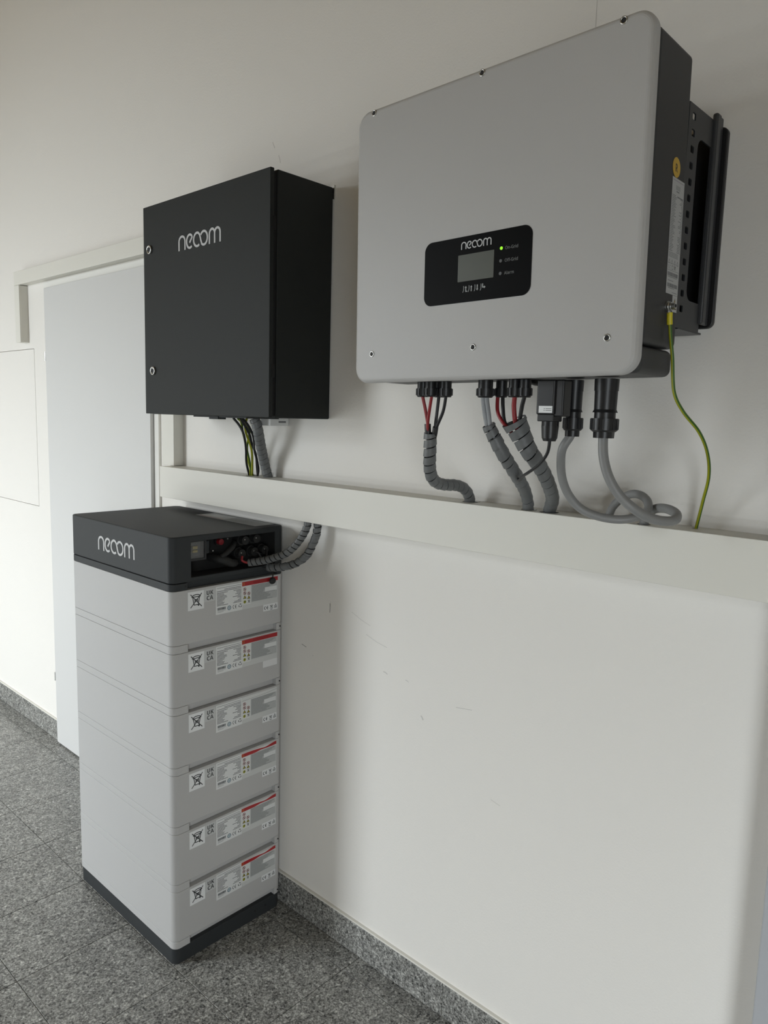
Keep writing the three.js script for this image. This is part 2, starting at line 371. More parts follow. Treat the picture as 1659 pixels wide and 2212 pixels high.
{
  const t = thing('junction_box', 'small white plastic box under the right end of the dark cabinet', 'box');
  mesh('housing', rbox(-0.1021, -0.0575, 1.5095, 1.5322, 0.006, 0.075, 0.002), M.whitePlastic, t);
  mesh('vent_slot', merge([box(-0.0578, -0.0571, 1.5185, 1.5205, 0.018, 0.045), box(-0.0578, -0.0571, 1.5215, 1.5232, 0.018, 0.045)]), M.charcoal, t);
}

// ---------- battery tower ----------
const B = { x0: -0.6337, x1: -0.0566, z0: 0.02, z1: 0.40 };
const BW = B.x1 - B.x0, BD = B.z1 - B.z0, BX = (B.x0 + B.x1) / 2, BZ = (B.z0 + B.z1) / 2;
const footprint = () => rrect(BW, BD, 0.020);
function notched() {   // plan outline whose short sides step back between two corner blocks
  const s = new THREE.Shape(), x = BW / 2, y = BD / 2, r = 0.020, n = 0.016;
  s.moveTo(-x + r, -y); s.lineTo(x - r, -y); s.absarc(x - r, -y + r, r, -Math.PI / 2, 0);
  s.lineTo(x, -y + 0.050); s.lineTo(x - n, -y + 0.050); s.lineTo(x - n, y - 0.027); s.lineTo(x, y - 0.027); s.lineTo(x, y - r); s.absarc(x - r, y - r, r, 0, Math.PI / 2);
  s.lineTo(-x + r, y); s.absarc(-x + r, y - r, r, Math.PI / 2, Math.PI);
  s.lineTo(-x, y - 0.027); s.lineTo(-x + n, y - 0.027); s.lineTo(-x + n, -y + 0.050); s.lineTo(-x, -y + 0.050); s.lineTo(-x, -y + r); s.absarc(-x + r, -y + r, r, Math.PI, Math.PI * 1.5);
  return s;
}
// shared pieces, local origin at the tower's centre on the floor of each unit
const PITCH = 0.171, LIP = 0.0225, Y_BASE = 0.0465;
const shellGeo = prism(footprint(), LIP, PITCH - 0.0004, 0.0014), lipGeo = prism(notched(), 0.0002, LIP - 0.0006, 0.0014);
// a sheet on the right-hand side of a unit: z and y ranges in the world's metres, y from the unit's floor
function sideSheet(z0, z1, y0, y1, x = B.x1, t = 0.0004) {
  const g = new THREE.PlaneGeometry(z1 - z0, y1 - y0); g.rotateY(Math.PI / 2);
  return at(g, x - BX + t, (y0 + y1) / 2, (z0 + z1) / 2 - BZ);
}
const ink = '#26282a';
function bin(g, x, y, s) {   // crossed-out wheeled bin
  g.strokeStyle = ink; g.lineWidth = s * 0.055; g.lineCap = 'round';
  const L = (...p) => { g.beginPath(); p.forEach(([a, b], i) => (i ? g.lineTo(x + a * s, y + b * s) : g.moveTo(x + a * s, y + b * s))); g.stroke(); };
  L([0.26, 0.3], [0.36, 0.78], [0.66, 0.78], [0.76, 0.3]); L([0.2, 0.28], [0.82, 0.28]);
  g.beginPath(); g.ellipse(x + 0.51 * s, y + 0.24 * s, 0.26 * s, 0.09 * s, 0, Math.PI, 0); g.stroke();
  L([0.42, 0.45], [0.62, 0.45], [0.62, 0.56], [0.42, 0.56], [0.42, 0.45]); L([0.12, 0.12], [0.9, 0.92]); L([0.9, 0.12], [0.12, 0.92]);
  g.fillStyle = ink; g.beginPath(); g.arc(x + 0.68 * s, y + 0.82 * s, 0.06 * s, 0, 7); g.fill();
}
const binTex = canvasTex(192, 192, (g, w, h) => { g.fillStyle = '#e6e7e7'; g.fillRect(0, 0, w, h); bin(g, 14, 10, 166); });
const ukTex = canvasTex(160, 160, (g, w, h) => {
  g.fillStyle = '#c4c5c4'; g.fillRect(0, 0, w, h); g.fillStyle = ink; g.textBaseline = 'middle'; g.textAlign = 'center';
  g.font = 'bold 74px sans-serif'; g.fillText('UK', w / 2, 48); g.fillText('CA', w / 2, 114);
});
let ls = 77; const lr = () => { ls = (ls * 16807) % 2147483647; return ls / 2147483647; };
function typePlate(kind) {
  return canvasTex(768, 280, (g, w, h) => {
    ls = 77;
    g.fillStyle = '#c9cac8'; g.fillRect(0, 0, w, h);
    g.fillStyle = '#dcdddc'; g.fillRect(0, 0, 316, h);
    const line = (x, y, l, t, c = '#4a4c4c') => { g.fillStyle = c; let p = x; while (p < x + l) { const k = 3 + lr() * 9; g.fillRect(p, y, Math.min(k, x + l - p), t); p += k + 1.6; } };
    line(14, 16, 290, 5, '#77797a'); line(100, 34, 204, 6); line(14, 48, 290, 6);
    for (let i = 0; i < 11; i++) { line(14, 64 + i * 12.5, 60 + lr() * 70, 6); const q = 20 + lr() * 90; line(304 - q, 64 + i * 12.5, q, 6); }
    g.fillStyle = '#55585a'; for (let i = 0; i < 46; i++) g.fillRect(20 + i * 2.1, 214, 1 + lr(), 24);
    line(20, 244, 96, 4, '#77797a'); line(20, 256, 70, 4, '#77797a');
    g.strokeStyle = '#4b6a78'; g.lineWidth = 7; g.beginPath(); g.arc(158, 234, 19, 0, 7); g.stroke(); g.fillStyle = '#8fa3ac'; g.beginPath(); g.arc(158, 234, 11, 0, 7); g.fill();
    const CE = (x, y, s, wd) => { g.strokeStyle = ink; g.lineWidth = wd; g.beginPath(); g.arc(x, y, s, Math.PI * 0.55, Math.PI * 1.45); g.stroke(); g.beginPath(); g.arc(x + s * 1.5, y, s, Math.PI * 0.55, Math.PI * 1.45); g.stroke(); g.beginPath(); g.moveTo(x + s * 0.6, y); g.lineTo(x + s * 1.3, y); g.stroke(); };
    CE(220, 234, 18, 5);
    g.strokeStyle = ink; g.lineWidth = 7; for (let k = 0; k < 3; k++) { g.beginPath(); g.arc(290, 234, 16, k * 2.1, k * 2.1 + 1.4); g.stroke(); }
    // pictograms
    const px = [[346, 76, 0], [346, 116, 0], [396, 126, 0], [346, 158, 1], [396, 166, 1], [346, 206, 2], [396, 210, 3]];
    g.fillStyle = '#d8d9d7'; g.fillRect(318, 46, 104, 190);
    for (const [x, y, k] of px) {
      if (k === 0) { g.strokeStyle = '#7a2020'; g.lineWidth = 5; g.beginPath(); g.arc(x, y, 15, 0, 7); g.stroke(); g.beginPath(); g.moveTo(x - 10, y - 10); g.lineTo(x + 10, y + 10); g.stroke(); g.fillStyle = ink; g.fillRect(x - 4, y - 7, 8, 14); }
      if (k === 1) { g.fillStyle = '#a09020'; g.strokeStyle = ink; g.lineWidth = 4; g.beginPath(); g.moveTo(x, y - 16); g.lineTo(x + 17, y + 13); g.lineTo(x - 17, y + 13); g.closePath(); g.fill(); g.stroke(); }
      if (k === 2) { g.fillStyle = '#94921e'; g.beginPath(); g.arc(x, y, 16, 0, 7); g.fill(); g.fillStyle = '#2e4a24'; g.fillRect(x - 3, y - 8, 9, 12); }
      if (k === 3) bin(g, x - 18, y - 22, 38);
    }
    // small print in a ragged block
    g.fillStyle = '#b4b6b5'; g.fillRect(428, 46, 332, 176);
    for (let i = 0; i < 22; i++) line(434, 50 + i * 7.7, i < 12 ? 300 - i * 17 + lr() * 30 : 170 + lr() * 140, 3.4, '#6d7070');
    g.fillStyle = '#dcdddc'; g.fillRect(600, 96, 156, 44);
    // the red warning band: whole, wrinkled and cut by painted glare, or lost under it
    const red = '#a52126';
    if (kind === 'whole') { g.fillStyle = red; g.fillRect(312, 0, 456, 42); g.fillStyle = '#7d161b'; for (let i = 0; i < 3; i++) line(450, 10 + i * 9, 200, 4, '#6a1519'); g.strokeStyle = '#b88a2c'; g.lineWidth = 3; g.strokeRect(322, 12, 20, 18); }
    if (kind === 'glareCurl') { g.fillStyle = '#cfd0ce'; g.fillRect(312, 0, 456, 44); g.fillStyle = red; g.beginPath(); g.moveTo(312, 8); g.bezierCurveTo(420, 4, 520, 12, 600, 22); g.bezierCurveTo(660, 26, 690, 0, 768, 0); g.lineTo(768, 34); g.bezierCurveTo(690, 40, 640, 36, 560, 34); g.lineTo(480, 44); g.lineTo(312, 44); g.closePath(); g.fill(); g.strokeStyle = '#b88a2c'; g.lineWidth = 3; g.strokeRect(322, 18, 18, 18); }
    if (kind === 'glareOver') { g.fillStyle = '#d2d3d1'; g.fillRect(312, 0, 456, 46); g.strokeStyle = '#8f908e'; g.lineWidth = 3; g.beginPath(); g.moveTo(320, 40); g.bezierCurveTo(450, 30, 560, 44, 768, 16); g.stroke(); }
  });
}
const plateTex = { whole: typePlate('whole'), glareCurl: typePlate('glareCurl'), glareOver: typePlate('glareOver') };
const ceTex = canvasTex(220, 96, (g, w, h) => {
  g.fillStyle = '#e2e3e3'; g.fillRect(0, 0, w, h); g.strokeStyle = ink; g.lineWidth = 8;
  g.beginPath(); g.arc(40, 50, 22, Math.PI * 0.55, Math.PI * 1.45); g.stroke(); g.beginPath(); g.arc(76, 50, 22, Math.PI * 0.55, Math.PI * 1.45); g.stroke(); g.beginPath(); g.moveTo(58, 50); g.lineTo(76, 50); g.stroke();
  bin(g, 96, 16, 58); g.fillStyle = ink; g.fillRect(108, 78, 34, 8);
  g.fillStyle = '#6a6c6c'; for (let i = 0; i < 3; i++) g.fillRect(166, 40 + i * 13, 44, 8); g.beginPath(); g.arc(190, 26, 9, 0, 7); g.fill();
});
const sheetMat = (map) => std({ map, roughness: 0.35 });
const MS = { bin: sheetMat(binTex), uk: sheetMat(ukTex), whole: sheetMat(plateTex.whole), glareCurl: sheetMat(plateTex.glareCurl), glareOver: sheetMat(plateTex.glareOver), ce: sheetMat(ceTex) };
{
  const t = thing('floor_plinth', 'flat dark grey plinth on the floor under the battery stack', 'plinth');
  t.position.set(BX, 0, BZ);
  const g = mesh('plinth', prism(rrect(BW - 0.004, BD - 0.004, 0.020), 0, Y_BASE, 0.0015), M.charcoal, t);
  for (const z of [-0.09, -0.13]) mesh('screw', disc(0.0028, 0.002, BW / 2 - 0.002, 0.027, z, 'x', 12), M.blackMatte, t);
}
const where = ['lowest light grey battery module, resting on the dark plinth', 'second light grey battery module up from the dark plinth', 'third light grey battery module up from the dark plinth',
  'fourth battery module up, its red label band hidden under painted glare', 'fifth battery module up, the second below the dark top unit', 'topmost light grey battery module, directly under the dark top unit'];
const kinds = ['glareCurl', 'glareCurl', 'glareCurl', 'glareOver', 'whole', 'whole'];
for (let k = 0; k < 6; k++) {
  const t = thing('battery_module', where[k], 'battery', 'stacked battery modules');
  t.position.set(BX, Y_BASE + k * PITCH, BZ);
  mesh('shell', shellGeo, M.greyShell, t);
  const lip = mesh('foot_rim', lipGeo, M.greyShell, t);
  mesh('screw', disc(0.0022, 0.0012, BW / 2 + 0.0002, 0.011, 0.0335 - BZ, 'x', 12), M.blackMatte, lip);
  mesh('bin_sticker', sideSheet(0.2995, 0.3496, 0.1125, 0.1635), MS.bin, t).userData.label = 'white sticker with a crossed-out bin';
  mesh('mark_sticker', sideSheet(0.2625, 0.2990, 0.1285, 0.1640), MS.uk, t).userData.label = 'grey sticker reading UKCA';
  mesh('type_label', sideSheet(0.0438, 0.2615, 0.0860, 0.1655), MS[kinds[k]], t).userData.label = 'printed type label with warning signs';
  const ce = mesh('approval_sticker', sideSheet(0.0440, 0.0975, 0.0665, 0.0835 + 0.003, B.x1, 0.0008), k === 4 ? M.paper : MS.ce, t);
  ce.rotation.x = 0; ce.userData.label = 'small white approval sticker';
}
{
  const t = thing('battery_controller', 'dark grey control unit on top of the battery stack with an open connection bay', 'battery controller');
  const y0 = Y_BASE + 6 * PITCH; t.position.set(BX, y0, BZ);
  const H = 1.2172 - y0;
  const shell = new Brush(prism(footprint(), LIP - 0.002, H, 0.003)); shell.updateMatrixWorld();
  const cut = new Brush(box(BW / 2 - 0.060, BW / 2 + 0.05, 1.1040 - y0, 1.2015 - y0, 0.0555 - BZ, 0.3388 - BZ)); cut.updateMatrixWorld();
  const r = new Evaluator(); r.attributes = ['position', 'normal', 'uv'];
  mesh('housing', r.evaluate(shell, cut, SUBTRACTION).geometry, M.charcoal, t);
  const lip = mesh('foot_rim', prism(notched(), 0.0002, LIP - 0.0032, 0.0014), M.charcoal, t);
  for (const z of [0.356, 0.034]) mesh('screw', disc(0.002, 0.001, BW / 2 + 0.0002, 0.011, z - BZ, 'x', 12), M.blackMatte, lip);
  mesh('word_mark', at(wordmark(0.213, 0.0004), -0.4535 - BX, 1.1315 - y0, BD / 2), M.print, t).userData.label = 'light grey printed word mark';
  // connection bay; X is the bay floor, P() gives a place from the world's y and z
  const X = BW / 2 - 0.058, Y = (y) => y - y0, Z = (z) => z - BZ;
  mesh('bay_shade', merge([box(X - 0.0016, X + 0.0006, Y(1.1042), Y(1.2012), Z(0.0558), Z(0.3385)), box(X, BW / 2 - 0.003, Y(1.1041), Y(1.1052), Z(0.0558), Z(0.3385)), box(X, BW / 2 - 0.003, Y(1.2002), Y(1.2013), Z(0.0558), Z(0.3385)), box(X, BW / 2 - 0.003, Y(1.1042), Y(1.2012), Z(0.0557), Z(0.0567))]), M.gasket, t);  // black sheets added inside the bay to paint in its shade
  const w = mesh('breaker_window', merge([box(X, X + 0.030, Y(1.142), Y(1.147), Z(0.272), Z(0.335)), box(X, X + 0.030, Y(1.1935), Y(1.1985), Z(0.272), Z(0.335)), box(X, X + 0.030, Y(1.147), Y(1.1935), Z(0.330), Z(0.335)), box(X, X + 0.030, Y(1.147), Y(1.1935), Z(0.272), Z(0.277))]), M.black, t);
  mesh('breaker', merge([box(X, X + 0.014, Y(1.150), Y(1.191), Z(0.280), Z(0.328))]), M.charcoal, w);
  mesh('switch_lever', merge([rbox(X + 0.013, X + 0.020, Y(1.162), Y(1.169), Z(0.293), Z(0.309), 0.001), rbox(X + 0.013, X + 0.020, Y(1.1715), Y(1.180), Z(0.293), Z(0.309), 0.001)]), std({ color: lin(0.20, 0.15, 0.02), roughness: 0.5 }), w);
  mesh('pane', box(X + 0.026, X + 0.028, Y(1.147), Y(1.1935), Z(0.277), Z(0.330)), M.glass, w);
  mesh('latch', rbox(X, X + 0.024, Y(1.156), Y(1.192), Z(0.258), Z(0.270), 0.002), M.charcoal, w);
  mesh('push_button', merge([disc(0.0085, 0.012, X + 0.016, Y(1.183), Z(0.2175), 'x', 22)]), std({ color: lin(0.22, 0.006, 0.012), roughness: 0.4 }), t).userData.label = 'round red push button';
  mesh('button_ring', merge([disc(0.0118, 0.009, X + 0.0045, Y(1.183), Z(0.2175), 'x', 22)]), M.black, t);
  const wt = canvasTex(64, 64, (g) => { g.fillStyle = '#1d1e1f'; g.fillRect(0, 0, 64, 64); g.fillStyle = '#b8922a'; g.beginPath(); g.moveTo(32, 6); g.lineTo(60, 56); g.lineTo(4, 56); g.closePath(); g.fill(); g.fillStyle = '#1d1e1f'; g.fillRect(29, 22, 6, 18); g.fillRect(29, 44, 6, 6); });
  const sh = new THREE.PlaneGeometry(0.019, 0.016); sh.rotateY(Math.PI / 2);
  mesh('warning_sticker', at(sh, X + 0.003, Y(1.127), Z(0.323)), sheetMat(wt), t).userData.label = 'yellow warning triangle';
  for (const [y, z] of [[1.183, 0.150], [1.184, 0.110], [1.146, 0.162], [1.147, 0.118], [1.148, 0.080]]) {
    const p = mesh('connector', merge([disc(0.016, 0.026, X + 0.013, Y(y), Z(z), 'x', 20), disc(0.0125, 0.044, X + 0.022, Y(y), Z(z), 'x', 20)]), M.blackMatte, t);
    mesh('pin', disc(0.0018, 0.002, X + 0.0445, Y(y + 0.003), Z(z + 0.004), 'x', 8), M.steel, p);
  }
for (const [y, z] of [[1.158, 0.262], [1.158, 0.236], [1.187, 0.186]]) mesh('terminal', disc(0.002, 0.006, X + 0.005, Y(y), Z(z), 'x', 10), M.steel, t);
  mesh('transport_label', at(new THREE.PlaneGeometry(0.31, 0.072).rotateX(-Math.PI / 2), -0.245 - BX, H + 0.0003, 0.066 - BZ), sheetMat(canvasTex(512, 128, (g, w, h) => {
    g.fillStyle = '#8f9190'; g.fillRect(0, 0, w, h); g.fillStyle = '#c4c6c5'; g.fillRect(20, 14, 200, 92); g.fillStyle = '#8d4140'; g.fillRect(20, 106, 210, 8); g.fillStyle = '#5f6160'; for (let i = 0; i < 14; i++) g.fillRect(250 + (i % 2) * 8, 16 + i * 7, 120 + (i * 37) % 110, 3); g.fillStyle = '#dadbda'; g.fillRect(60, 30, 90, 50);
  })), t).userData.label = 'grey printed sheet with a thin red line';
}

// ---------- inverter ----------
const INV = { x: 0.827, y: 1.879, turn: 0.0125 };
{
  const t = thing('inverter', 'large light grey wall inverter with a black display panel', 'inverter');
  t.position.set(INV.x, INV.y, 0); t.rotation.z = INV.turn;
  const cover = mesh('front_cover', at(slab(0.606, 0.527, 0.031, 0.293, 0.318, 0.009, 5), -0.005, 0, 0), M.greyCover, t);
  mesh('body', merge([rbox(-0.299, 0.2935, -0.2135, 0.2485, 0.158, 0.292, 0.010, 3)]), M.inverterBody, t);
  mesh('lower_cover', rbox(-0.297, 0.2915, -0.2595, -0.2155, 0.162, 0.292, 0.012, 3), M.inverterBody, t);
  for (const [u, v] of [[-0.262, 0.2545], [-0.0067, 0.255], [0.2485, 0.255], [-0.258, -0.2065], [-0.0075, -0.2065], [0.2485, -0.206]]) {
    const s = mesh('screw', at(new THREE.TorusGeometry(0.0049, 0.0013, 8, 22), u, v, 0.3182), M.steel, cover);
    mesh('screw_socket', disc(0.0045, 0.0012, u, v, 0.3184, 'z', 6), M.blackMatte, cover);
  }
  const PW = 0.231, PH = 0.1145, PU = -0.0085, PV = -0.069, Z = 0.3187;
  const pt = canvasTex(1024, 508, (g, w, h) => {
    g.fillStyle = '#070707'; g.fillRect(0, 0, w, h);
    const U = (u) => (u - PU + PW / 2) / PW * w, Y = (v) => (PV + PH / 2 - v) / PH * h;
    g.fillStyle = '#8d8f8f'; g.textBaseline = 'middle'; g.font = '33px sans-serif';
    [['On-Grid', -0.0432], ['Off-Grid', -0.0640], ['Alarm', -0.0850]].forEach(([s, v]) => g.fillText(s, U(0.0535), Y(v)));
    // the four touch keys: a bracket and an arrow each
    g.strokeStyle = '#b9bbbb'; g.fillStyle = '#b9bbbb'; g.lineWidth = 7;
    const yk = Y(-0.1030);
    [-0.0335, -0.0215, -0.0085, 0.0045].forEach((u, i) => {
      const x = U(u);
      g.lineWidth = 5; g.beginPath(); g.moveTo(x + 6, yk - 24); g.quadraticCurveTo(x + 10, yk + 16, x - 2, yk + 26); g.stroke(); g.lineWidth = 8;
      const P = (...p) => { g.beginPath(); p.forEach(([a, b], j) => (j ? g.lineTo(x + a, yk + b) : g.moveTo(x + a, yk + b))); g.stroke(); };
      const T = (a, b, dx, dy) => { g.beginPath(); g.moveTo(x + a + dx * 14, yk + b + dy * 14); g.lineTo(x + a - dy * 11, yk + b + dx * 11); g.lineTo(x + a + dy * 11, yk + b - dx * 11); g.closePath(); g.fill(); };
      if (i === 0) { P([28, -8], [28, 20], [44, 20]); T(28, -8, 0, -1); }
      if (i === 1) { P([28, -8], [28, 24]); T(28, -8, 0, -1); }
      if (i === 2) { P([28, -22], [28, 10]); T(28, 10, 0, 1); }
      if (i === 3) { P([22, -24], [22, 4], [36, 4]); T(36, 4, 1, 0); }
    });
  });
  const pg = new THREE.ShapeGeometry(rrect(PW, PH, 0.017), 10), uv = pg.attributes.uv, pp = pg.attributes.position;
  for (let i = 0; i < uv.count; i++) uv.setXY(i, pp.getX(i) / PW + 0.5, pp.getY(i) / PH + 0.5);
  const p = mesh('display_panel', at(slab(PW, PH, 0.017, 0.3165, Z, 0.0003, 1), PU, PV, 0), M.black, t);
  mesh('panel_print', at(pg, PU, PV, Z + 0.0001), phys({ map: pt, roughness: 0.45, specularIntensity: 0.15 }), p);
  mesh('screen', at(slab(0.0775, 0.0465, 0.001, Z, Z + 0.0004, 0.0001, 1), -0.0072, -0.0665, 0), phys({ color: lin(0.10, 0.105, 0.088), roughness: 0.35, specularIntensity: 0.5 }), p).userData.label = 'dark grey blank screen';
  mesh('word_mark', at(wordmark(0.0655, 0.0002), -0.0400, -0.0340, Z + 0.0002), M.print, p);
  [[0.0462, -0.0430], [0.0457, -0.0640], [0.0457, -0.0850]].forEach(([u, v], i) => {
    mesh('indicator_light', disc(0.0028, 0.0006, u, v, Z + 0.0003), i ? std({ color: lin(0.09, 0.09, 0.09), roughness: 0.4 }) : std({ color: lin(0.1, 0.3, 0.02), emissive: lin(0.32, 0.85, 0.03), emissiveIntensity: 1.0 }), p).userData.label = i ? 'unlit grey indicator' : 'lit green indicator';
  });
  // stickers on the right side
  const X = 0.2937, L = (z, v) => [z, v];
  const yt = canvasTex(96, 96, (g) => { g.fillStyle = '#c9a22c'; g.fillRect(0, 0, 96, 96); g.fillStyle = '#4a3a10'; g.font = 'bold 54px sans-serif'; g.textAlign = 'center'; g.textBaseline = 'middle'; g.fillText('R', 48, 50); });
  mesh('round_sticker', at(new THREE.CircleGeometry(0.0152, 28).rotateY(Math.PI / 2), X + 0.0003, 0.0665, 0.2025), sheetMat(yt), t).userData.label = 'round yellow sticker with the letter R';
  const lt = canvasTex(192, 768, (g, w, h) => {
    ls = 31; g.fillStyle = '#b4b5b4'; g.fillRect(0, 0, w, h);
    const line = (x, y, l, t = 4, c = '#56585a') => { g.fillStyle = c; let q = x; while (q < x + l) { const k = 2 + lr() * 7; g.fillRect(q, y, Math.min(k, x + l - q), t); q += k + 1.4; } };
    line(10, 14, 172, 5, '#8a7f90'); g.fillStyle = '#9a9c9c'; g.fillRect(60, 44, 70, 30); g.fillStyle = '#6c6e70'; g.fillRect(72, 80, 46, 8);
    line(90, 112, 92, 9);
    for (let i = 0; i < 36; i++) { line(10, 112 + i * 10.4, 40 + lr() * 40, 4.5); const q = 14 + lr() * 44; line(184 - q, 112 + i * 10.4, q, 4.5); }
    for (let i = 0; i < 4; i++) line(10, 490 + i * 9, 150, 3.5);
    g.strokeStyle = '#4b4d4f'; g.lineWidth = 3; for (let i = 0; i < 4; i++) { g.beginPath(); g.moveTo(26 + i * 44, 538); g.lineTo(40 + i * 44, 564); g.lineTo(12 + i * 44, 564); g.closePath(); g.stroke(); }
    g.beginPath(); g.arc(30, 588, 12, 1.7, 4.6); g.stroke(); g.beginPath(); g.arc(50, 588, 12, 1.7, 4.6); g.stroke(); g.strokeRect(72, 576, 22, 24); bin(g, 104, 570, 34);
    g.fillStyle = '#6a6c6e'; g.fillRect(8, 608, 176, 3);
    for (const [y, x] of [[622, 10], [696, 14]]) for (let i = 0; i < 70; i++) { g.fillStyle = '#57595b'; g.fillRect(x + i * 2.35, y, 1 + lr() * 1.2, 26); }
    line(14, 652, 150); line(20, 676, 90); line(30, 726, 100); line(96, 752, 80);
  });
  mesh('rating_label', at(new THREE.PlaneGeometry(0.0485, 0.179).rotateY(Math.PI / 2), X + 0.0002, -0.0385, 0.1905), sheetMat(lt), t).userData.label = 'tall white rating label';
  const wt = canvasTex(96, 128, (g) => { g.fillStyle = '#b8b9b8'; g.fillRect(0, 0, 96, 128); g.fillStyle = '#b58d26'; g.strokeStyle = '#4a3a10'; g.lineWidth = 6; g.beginPath(); g.moveTo(48, 26); g.lineTo(84, 104); g.lineTo(12, 104); g.closePath(); g.fill(); g.stroke(); g.fillStyle = '#3a2d0c'; g.fillRect(45, 52, 7, 26); g.fillRect(45, 86, 7, 7); });
  mesh('warning_label', at(new THREE.PlaneGeometry(0.0200, 0.0262).rotateY(Math.PI / 2), X + 0.0002, -0.1415, 0.1765), sheetMat(wt), t).userData.label = 'small white label with a warning triangle';
  const bolt = mesh('earth_bolt', merge([disc(0.0085, 0.0024, X + 0.0012, -0.149, 0.2065, 'x', 20), disc(0.0040, 0.006, X + 0.0050, -0.149, 0.2065, 'x', 20), disc(0.0066, 0.0014, X + 0.0072, -0.149, 0.2065, 'x', 20), disc(0.0054, 0.007, X + 0.0110, -0.149, 0.2065, 'x', 20)]), M.steel, t);
  mesh('bolt_socket', disc(0.0028, 0.001, X + 0.0147, -0.149, 0.2065, 'x', 6), M.blackMatte, bolt);
  // sockets under the body
  mesh('blank_cap', at(new THREE.SphereGeometry(0.016, 20, 12).scale(1, 0.62, 1), 0.050, -0.2605, 0.190), M.black, t);
}
{ // the frame that holds the inverter off the wall
  const t = thing('wall_bracket', 'black steel mounting bracket with a row of slots between inverter and wall', 'bracket');
  t.position.set(0.827, 1.89, 0);
  const s = new THREE.Shape();   // side flange in (-z, y)
  s.moveTo(-0.157, -0.182); s.lineTo(-0.046, -0.182); s.lineTo(-0.046, 0.176); s.lineTo(-0.157, 0.174); s.closePath();
  const c = new THREE.Path(), a = 0.018; c.moveTo(-0.113, -0.115); c.lineTo(-0.113, 0.112); c.absarc(-0.113 + a, 0.112, a, Math.PI, Math.PI / 2, true); c.lineTo(-0.052, 0.130); c.lineTo(-0.052, -0.133); c.lineTo(-0.113 + a, -0.133); c.absarc(-0.113 + a, -0.115, a, Math.PI * 1.5, Math.PI, true); s.holes.push(c);
  for (let i = 0; i < 13; i++) {
    const y = 2.0461 - 1.89 - i * 0.0255, z = -0.1365 + 0.0005 * i, h = new THREE.Path(), x1 = 0.0068, y1 = 0.0056, r = 0.0025;
    h.moveTo(z - x1 + r, y - y1); h.absarc(z - x1 + r, y + y1 - r, r, Math.PI, Math.PI / 2, true); h.absarc(z + x1 - r, y + y1 - r, r, Math.PI / 2, 0, true); h.absarc(z + x1 - r, y - y1 + r, r, 0, -Math.PI / 2, true); h.absarc(z - x1 + r, y - y1 + r, r, -Math.PI / 2, -Math.PI, true); s.holes.push(h);
  }
  const flange = new THREE.ExtrudeGeometry(s, { depth: 0.0025, bevelEnabled: false, curveSegments: 4 }); flange.rotateY(Math.PI / 2);   // (-z, y) -> z, y
  mesh('slotted_flange', at(flange.clone(), 0.2865, 0, 0), M.bracket, t);
  mesh('slotted_flange', at(flange.clone(), -0.292, 0, 0), M.bracket, t);
  mesh('upright_rail', merge([rbox(0.2855, 0.2955, -0.1665, 0.1885, 0.030, 0.049, 0.004, 3), rbox(0.2855, 0.2925, -0.1665, 0.1885, 0.012, 0.031, 0.003, 2)]), M.rail, t);
  mesh('upright_rail', rbox(-0.2955, -0.2855, -0.1665, 0.1885, 0.012, 0.049, 0.004, 3), M.bracket, t);
  mesh('wall_plate', at(slab(0.602, 0.346, 0.012, 0.0005, 0.012, 0.002, 2), 0, 0.0025, 0), M.black, t);
  mesh('back_tray', merge([box(-0.285, 0.280, -0.17, 0.17, 0.140, 0.157), box(-0.05, 0.05, -0.16, 0.17, 0.012, 0.140)]), M.blackMatte, t);
  const foot = mesh('foot_shelf', rbox(0.22, 0.2885, -0.184, -0.1805, 0.030, 0.136, 0.001), M.bracket, t);
  mesh('tab', rbox(0.2840, 0.2875, -0.182, -0.135, 0.050, 0.070, 0.0016), M.bracket, t);
  mesh('tab_hole', disc(0.0045, 0.0005, 0.2876, -0.157, 0.060, 'x', 14).scale(1, 1, 1), M.gasket, t);
}

